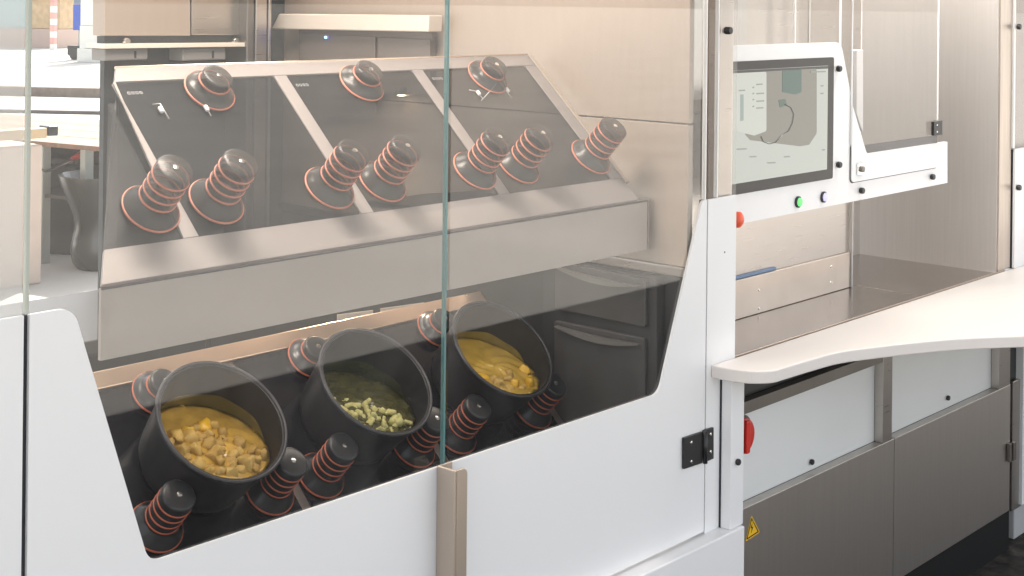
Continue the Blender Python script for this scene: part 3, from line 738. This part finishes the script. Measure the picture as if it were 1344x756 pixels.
wr = tag(plateY('white_bracket', [(1124.5, 66), (1133, 65), (1133, 176), (1124.5, 150)], YP + .09, .02, WHITE, None, .001, rad=.003), 'white upright bracket strip seen through the acrylic flap', 'bracket')

# right-hand steel post, next unit -----------------------------------------------
sp2 = tag(box('corner_post', (XN + .007, YF - .002, ZN + .0045), (atY(1326.5, 200, YF).x, YF + .06, 2.5), mat('post_steel', (.55, .48, .42), .38, 1, bump=.1, bscale=100, var=.08, vscale=6, stretch=(12, 12, .6)), None, .002),
          'tall brushed steel corner post at the right end of the niche', 'post')
nu = thing('neighbour_unit', 'white panelled unit at the right picture edge with acrylic top and black knobs', 'cabinet', (4.6, YF, .2))
xn0 = atY(1331.5, 250, YF - .01).x
box('white_panel', (xn0, YF - .012, ZL + .001), (xn0 + .7, YF - .004, atY(1335, 194, YF).z), WHITE, nu, .001)
box('seal', (atY(1327.2, 250, YF).x, YF - .004, ZL + .001), (xn0 + .1, YF + .01, atY(1335, 196, YF).z), SEAL, nu)
box('acrylic_top', (atY(1327.5, 100, YF).x, YF - .008, atY(1335, 193.5, YF).z), (xn0 + .7, YF - .004, 2.4), ACRYL, nu)
box('inner_panel', (atY(1327.5, 100, YF).x, YF + .02, ZL + .02), (xn0 + .7, YF + .03, 2.4), mat('pale_inner', (.62, .56, .52), .5, .2), nu)
box('acrylic_edge', (atY(1327.5, 100, YF).x, YF - .0085, atY(1335, 193, YF).z), (atY(1329.3, 100, YF).x, YF - .003, 2.4), AEDGE, nu)
for p in ((1335, 35), (1335, 246)): knob(nu, atY(*p, YF - .013), .009, h=.012)
YC = 1.88
box('white_wall', (atY(1341, 600, YC - .01).x, YC - .012, .13), (atY(1341, 600, YC).x + .8, YC + .05, ZL - .03), WHITE3, nu)
box('grey_kerb', (atY(1327, 700, YC + .03).x, YC + .02, .004), (5.4, YC + .3, .13), mat('kerb_grey', (.36, .36, .36), .8, var=.1), nu, .004)

# ------------------------------------------------------------------ base cabinet under the ledge
bc = thing('base_cabinet', 'stainless base cabinet with white upper boards and a black toe kick under the ledge', 'cabinet', (3.7, YC, .004))
zt_ = atY(1325, 505, YC).z
zk = atY(1325, 670, YC).z
xc0 = 2.70; xd = atY(1174, 600, YC).x; xc1 = atY(1325.5, 600, YC).x
box('door', (xc0, YC, zk + .001), (xd - .0022, YC + .028, zt_), STEELC, bc, .0012)
box('door', (xd + .0022, YC, zk + .001), (xc1, YC + .028, zt_), STEELC, bc, .0012)
box('toe_kick', (xc0, YC + .001, .004), (xc1, YC + .03, zk - .0005), mat('toe_kick_black', (.008, .008, .008), .6, spec=.2), bc)
box('carcass', (xc0, YC + .034, .13), (xc1, YC + .40, ZN - .03), DRAWERF, bc)
zr0, zr1 = atY(978, 545, YC).z, atY(978, 529, YC).z
xs0, xs1 = atY(1160, 520, YC).x, atY(1172, 520, YC).x
box('board', (xc0, YC + .0285, zt_ + .0005), (xs0, YC + .033, zr0 + .01), WHITE3, bc)
box('board', (xs1 + .004, YC + .0285, zt_ + .0005), (atY(1312, 500, YC).x, YC + .033, ZN - .03), WHITE3, bc)
box('rail', (xc0, YC + .004, zr0), (xs0, YC + .0282, zr1), STEELD, bc, .001)
box('upright', (xs0, YC + .002, zt_ + .0005), (xs1, YC + .0282, ZN - .03), STEEL, bc, .001)
box('gap', (xs1 + .0002, YC + .012, zt_), (xs1 + .0038, YC + .03, ZN - .03), SEAL, bc)
box('upright', (atY(1312, 500, YC).x, YC + .002, zt_ + .0005), (xc1, YC + .0282, ZN - .03), STEEL, bc, .001)
for p in ((1064, 606), (1243, 522)): knob(bc, atY(*p, YC + .027), .0075, h=.008)
c = atY(970.5, 571, YC + .027)
sw = lathe('rotary_switch', [(.050, 0), (.050, .005), (.046, .007)], BLACK, bc, c, (0, -1, 0), 32)
lathe('switch_dial', [(.043, .0065), (.044, .010), (.042, .016), (.036, .018)], RED, sw, c, (0, -1, 0), 32)
box('switch_grip', (c.x - .009, c.y - .027, c.z - .040), (c.x + .009, c.y - .0185, c.z + .040), RED, sw, .004)
YEL = mat('yellow_label', (.85, .50, .02), .4)
def tri(k):
    pix = [(986.5, 676.5), (997.5, 698.5), (978.5, 711)]; cx = sum(p[0] for p in pix) / 3; cy = sum(p[1] for p in pix) / 3
    return [(cx + (x - cx) * k, cy + (y - cy) * k) for x, y in pix]
wl = thing('warning_label', 'small yellow triangular electric shock warning label on the steel cabinet', 'label', atY(987, 700, YC))
plateY('backing', tri(1.0), YC - .0008, .0006, YEL, wl, 0, rad=.002)
plateY('border', tri(.86), YC - .0012, .0003, BLACK, wl, 0, rad=.0015)
plateY('field', tri(.68), YC - .0016, .0003, YEL, wl, 0, rad=.001)
plateY('bolt_symbol', [(987.6, 686), (985.2, 693.4), (986.9, 692.9), (985.8, 700.5), (988.9, 691.2), (987.1, 691.8)], YC - .0020, .0003, BLACK, wl, 0)
sd_ = thing('side_flap', 'narrow steel flap with a small handle right of the base cabinet', 'flap', atY(1334, 660, YC))
f_ = box('flap_plate', (atY(1328, 600, YC).x, YC - .002, atY(1334, 667, YC).z), (atY(1340.5, 600, YC).x, YC + .01, atY(1334, 499, YC).z), STEEL, sd_, .001)
plateY('handle', [(1325.5, 583), (1328, 582), (1328, 606), (1325.5, 607)], YC - .012, .009, STEELD, sd_, .001)
plateY('handle', [(1330.5, 581), (1334, 580), (1334, 603), (1330.5, 605)], YC - .012, .009, STEELD, sd_, .001)
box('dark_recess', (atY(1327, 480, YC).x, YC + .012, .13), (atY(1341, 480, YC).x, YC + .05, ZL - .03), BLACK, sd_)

# ------------------------------------------------------------------ street seen at the left
WOOD = mat('brown_wood', (.20, .115, .07), .7, var=.2, vscale=3, stretch=(1, 8, 1))
WOODL = mat('light_wood', (.55, .40, .24), .7, var=.15, vscale=4)
BOARD = mat('pink_board', (.56, .45, .38), .7, var=.05)
STONE = mat('white_stone', (.78, .77, .72), .8, var=.06, vscale=3, bump=.3, bscale=10)
GREYM = mat('grey_metal', (.38, .40, .38), .5, .4)
tb = thing('wooden_table', 'brown wooden trestle table standing out on the sunny street', 'table', atZ(100, 330, 0))
c1, c2, c3, c4 = (atZ(-40, 178, .80), atZ(170, 196, .80), atZ(170, 160, .80), atZ(-40, 146, .80))
bm_ = [c1, c2, c3, c4]
for i in range(4):
    f0, f1 = i / 4 + .004, (i + 1) / 4 - .004
    prism('board', [c1.lerp(c4, f0), c2.lerp(c3, f0), c2.lerp(c3, f1), c1.lerp(c4, f1)], (0, 0, -.03), WOOD, tb, bev=.003)
for a, b in ((.25, .1), (.75, .1), (.25, .9), (.75, .9)):
    p = c1.lerp(c2, a).lerp(c4.lerp(c3, a), b)
    box('leg', (p.x - .03, p.y - .03, 0), (p.x + .03, p.y + .03, .77), GREYM, tb)
prism('shelf', [p.lerp(sum(bm_, Vector()) / 4, .1) - Vector((0, 0, .35)) for p in bm_], (0, 0, -.02), mat('dark_shelf', (.05, .045, .04), .7), tb)
prism('skirt', [c4 - Vector((0, 0, .03)), c3 - Vector((0, 0, .03)), c3 - Vector((0, 0, .8)), c4 - Vector((0, 0, .8))], (.0, .02, 0), mat('dark_cloth', (.02, .02, .022), .9), tb)
# dark hourglass stool
sh0 = atZ(137, 350, 0)
stl = tag(lathe('plastic_tub', [(.17, .0), (.20, .04), (.215, .12), (.20, .20), (.185, .27), (.20, .35), (.24, .45), (.275, .53), (.295, .60), (.285, .60), (.262, .53), (.225, .44), (.02, .38)], mat('dark_shell', (.028, .029, .027), .2, spec=.7), None, sh0, (0, 0, 1), 40),
          'dark grey hourglass shaped plastic tub standing under the brown table', 'tub')
for x0, x1, y0, m_, lb in ((58, 96, 205, (.018, .018, .02), 'black box added to darken the space under the brown table, next to the grey post'), (97, 150, 212, (.03, .027, .025), 'dark brown box added to darken the space under the brown table, behind the tub')):  # boxes put in to blacken the space below the table top
    a = atZ(x0, 333, 0); b = a + (atZ(x1, 335, 0) - a); t_ = thing('dark_fill_box', lb, 'case', a)
    u2 = (b - a).normalized(); v2 = Vector((-u2.y, u2.x, 0)); hh = .60
    cm = mat('fill_box_dark', m_, .6)
    prism('fill_box_body', [a, b, b + v2 * .4, a + v2 * .4], (0, 0, hh), cm, t_, bev=.008)
    prism('fill_box_lid', [q + Vector((0, 0, hh + .004)) for q in (a, b, b + v2 * .4, a + v2 * .4)], (0, 0, .05), cm, t_, bev=.008)
    tube('handle', [a.lerp(b, .3) - v2 * .02 + Vector((0, 0, .42)), a.lerp(b, .7) - v2 * .02 + Vector((0, 0, .42))], .012, GREYM, t_)
# metal post with hooked red strap
ps = atZ(57, 345, 0)
mp_ = tag(box('metal_post', (ps.x - .03, ps.y - .03, 0), (ps.x + .03, ps.y + .03, .78), GREYM, None, .004), 'square grey metal post at the table corner', 'post')
st = thing('red_strap', 'red tension strap hooked over the grey post', 'strap', atY(100, 205, ps.y - .05))
yy = ps.y - .06
tube('webbing', [atY(133, 191, yy), atY(122, 196, yy), atY(112, 199, yy), (atY(103, 204, yy)), atY(95, 209, yy)], .02, RED, st, 6)
tube('hook', [atY(95, 209, yy), atY(84, 215, yy), atY(70, 222, yy), atY(60, 225, yy), atY(54, 222, yy)], .009, STEELD, st, 6)
# plywood crate with batten at the very left
ba, bb = atZ(-60, 400, 0), atZ(54, 372, 0)
cr = thing('plywood_crate', 'pinkish plywood crate with a pale batten at the far left', 'crate', bb)
w_ = bb.x - ba.x
box('crate_wall', (bb.x - 2.2, bb.y, .0), (bb.x, bb.y + .8, atY(54, 190, bb.y).z), BOARD, cr, .01)
za = atY(54, 168, bb.y).z
box('batten', (bb.x - 2.2, bb.y - .02, za - .06), (bb.x + .02, bb.y + .08, za), WOODL, cr, .006)
box('end_cap', (bb.x + .021, bb.y - .03, za - .05), (bb.x + .09, bb.y + .09, za + .01), BLACK, cr, .01)
# kerbs
ka, kb = atZ(-60, 124, 0), atZ(200, 130, 0)
kd = (kb - ka).normalized(); kn = Vector((-kd.y, kd.x, 0))
tag(prism('timber_beam', [ka, kb, kb + kn * .5, ka + kn * .5], (0, 0, .16), mat('weathered_timber', (.20, .16, .13), .8, var=.2)), 'long weathered timber beam lying across the sunny street', 'beam')
ka, kb = atZ(-60, 147, 0), atZ(200, 152, 0)
struct(prism('kerb', [ka, kb, kb + kn * .12, ka + kn * .12], (0, 0, .05), mat('dark_kerb', (.10, .09, .085), .8)))
# white stone block, cart, van etc. far away
w0, w1 = atZ(100, 81, 0), atZ(137, 82, 0)
wdth = (w1 - w0).length; u_ = (w1 - w0).normalized(); v_ = Vector((-u_.y, u_.x, 0))
wb = thing('stone_pillar', 'massive white stone pillar on the far side of the street', 'pillar', w0)
def seg(name, a, b, d0, d1, z0, z1, m, par):
    p = [w0 + u_ * a + v_ * d0, w0 + u_ * b + v_ * d0, w0 + u_ * b + v_ * d1, w0 + u_ * a + v_ * d1]
    return prism(name, [q + Vector((0, 0, z0)) for q in p], (0, 0, z1 - z0), m, par, bev=.01)
seg('base_block', .02, wdth, 0, 1.2, 0, .35, STONE, wb)
seg('stone_block', .06, wdth, .05, 1.2, .36, .95, STONE, wb)
seg('stone_block', .08, wdth, .05, 1.2, .96, 2.2, STONE, wb)
seg('stone_block', .08, wdth, .05, 1.2, 2.21, 3.2, STONE, wb)
fv = atZ(30, 62, 0)
vn = thing('market_stall', 'pale tan market stall hut far across the street', 'stall', fv)
w0 = fv
seg('counter', -3.2, 1.35, 0, 2, 0, .62, mat('stall_counter', (.55, .42, .36), .8), vn)
seg('wall', .1, 1.35, .1, 2, .63, 2.4, WOODL, vn)
seg('window', -3.2, .05, .2, .3, .63, 2.2, mat('stall_window', (.35, .52, .55), .2), vn)
seg('roof', -3.4, 1.5, -.2, 2.2, 2.41, 2.5, STONE, vn)
w0 = atZ(70, 66, 0)
bp2 = thing('barrier_pole', 'red and white striped barrier pole by the far stall', 'pole', w0)
for k in range(9): seg('stripe', -.08, .08, -.08, .08, k * .2, k * .2 + .198, mat('faded_red', (.70, .38, .34), .7) if k % 2 else STONE, bp2)
w0 = atZ(84, 78, 0)
ct = thing('hand_cart', 'small dark cart with a blue crate in front of the white pillar', 'cart', w0)
seg('cart_body', .1, .5, 0, .6, .12, .38, BLACK, ct)
seg('blue_crate', .2, .6, .1, .6, .8, 1.5, mat('blue_crate', (.03, .09, .45), .5), ct)
seg('cart_frame', .3, .34, .2, .3, .38, .8, GREYM, ct)
seg('panel', .2, .6, .12, .6, 1.51, 2.6, mat('slate_panel', (.20, .25, .32), .6), ct)
lathe('wheel', [(.14, -.03), (.15, -.02), (.15, .02), (.14, .03)], BLACK, ct, w0 + u_ * .35 + Vector((0, 0, .15)) - v_ * .04, v_, 20)
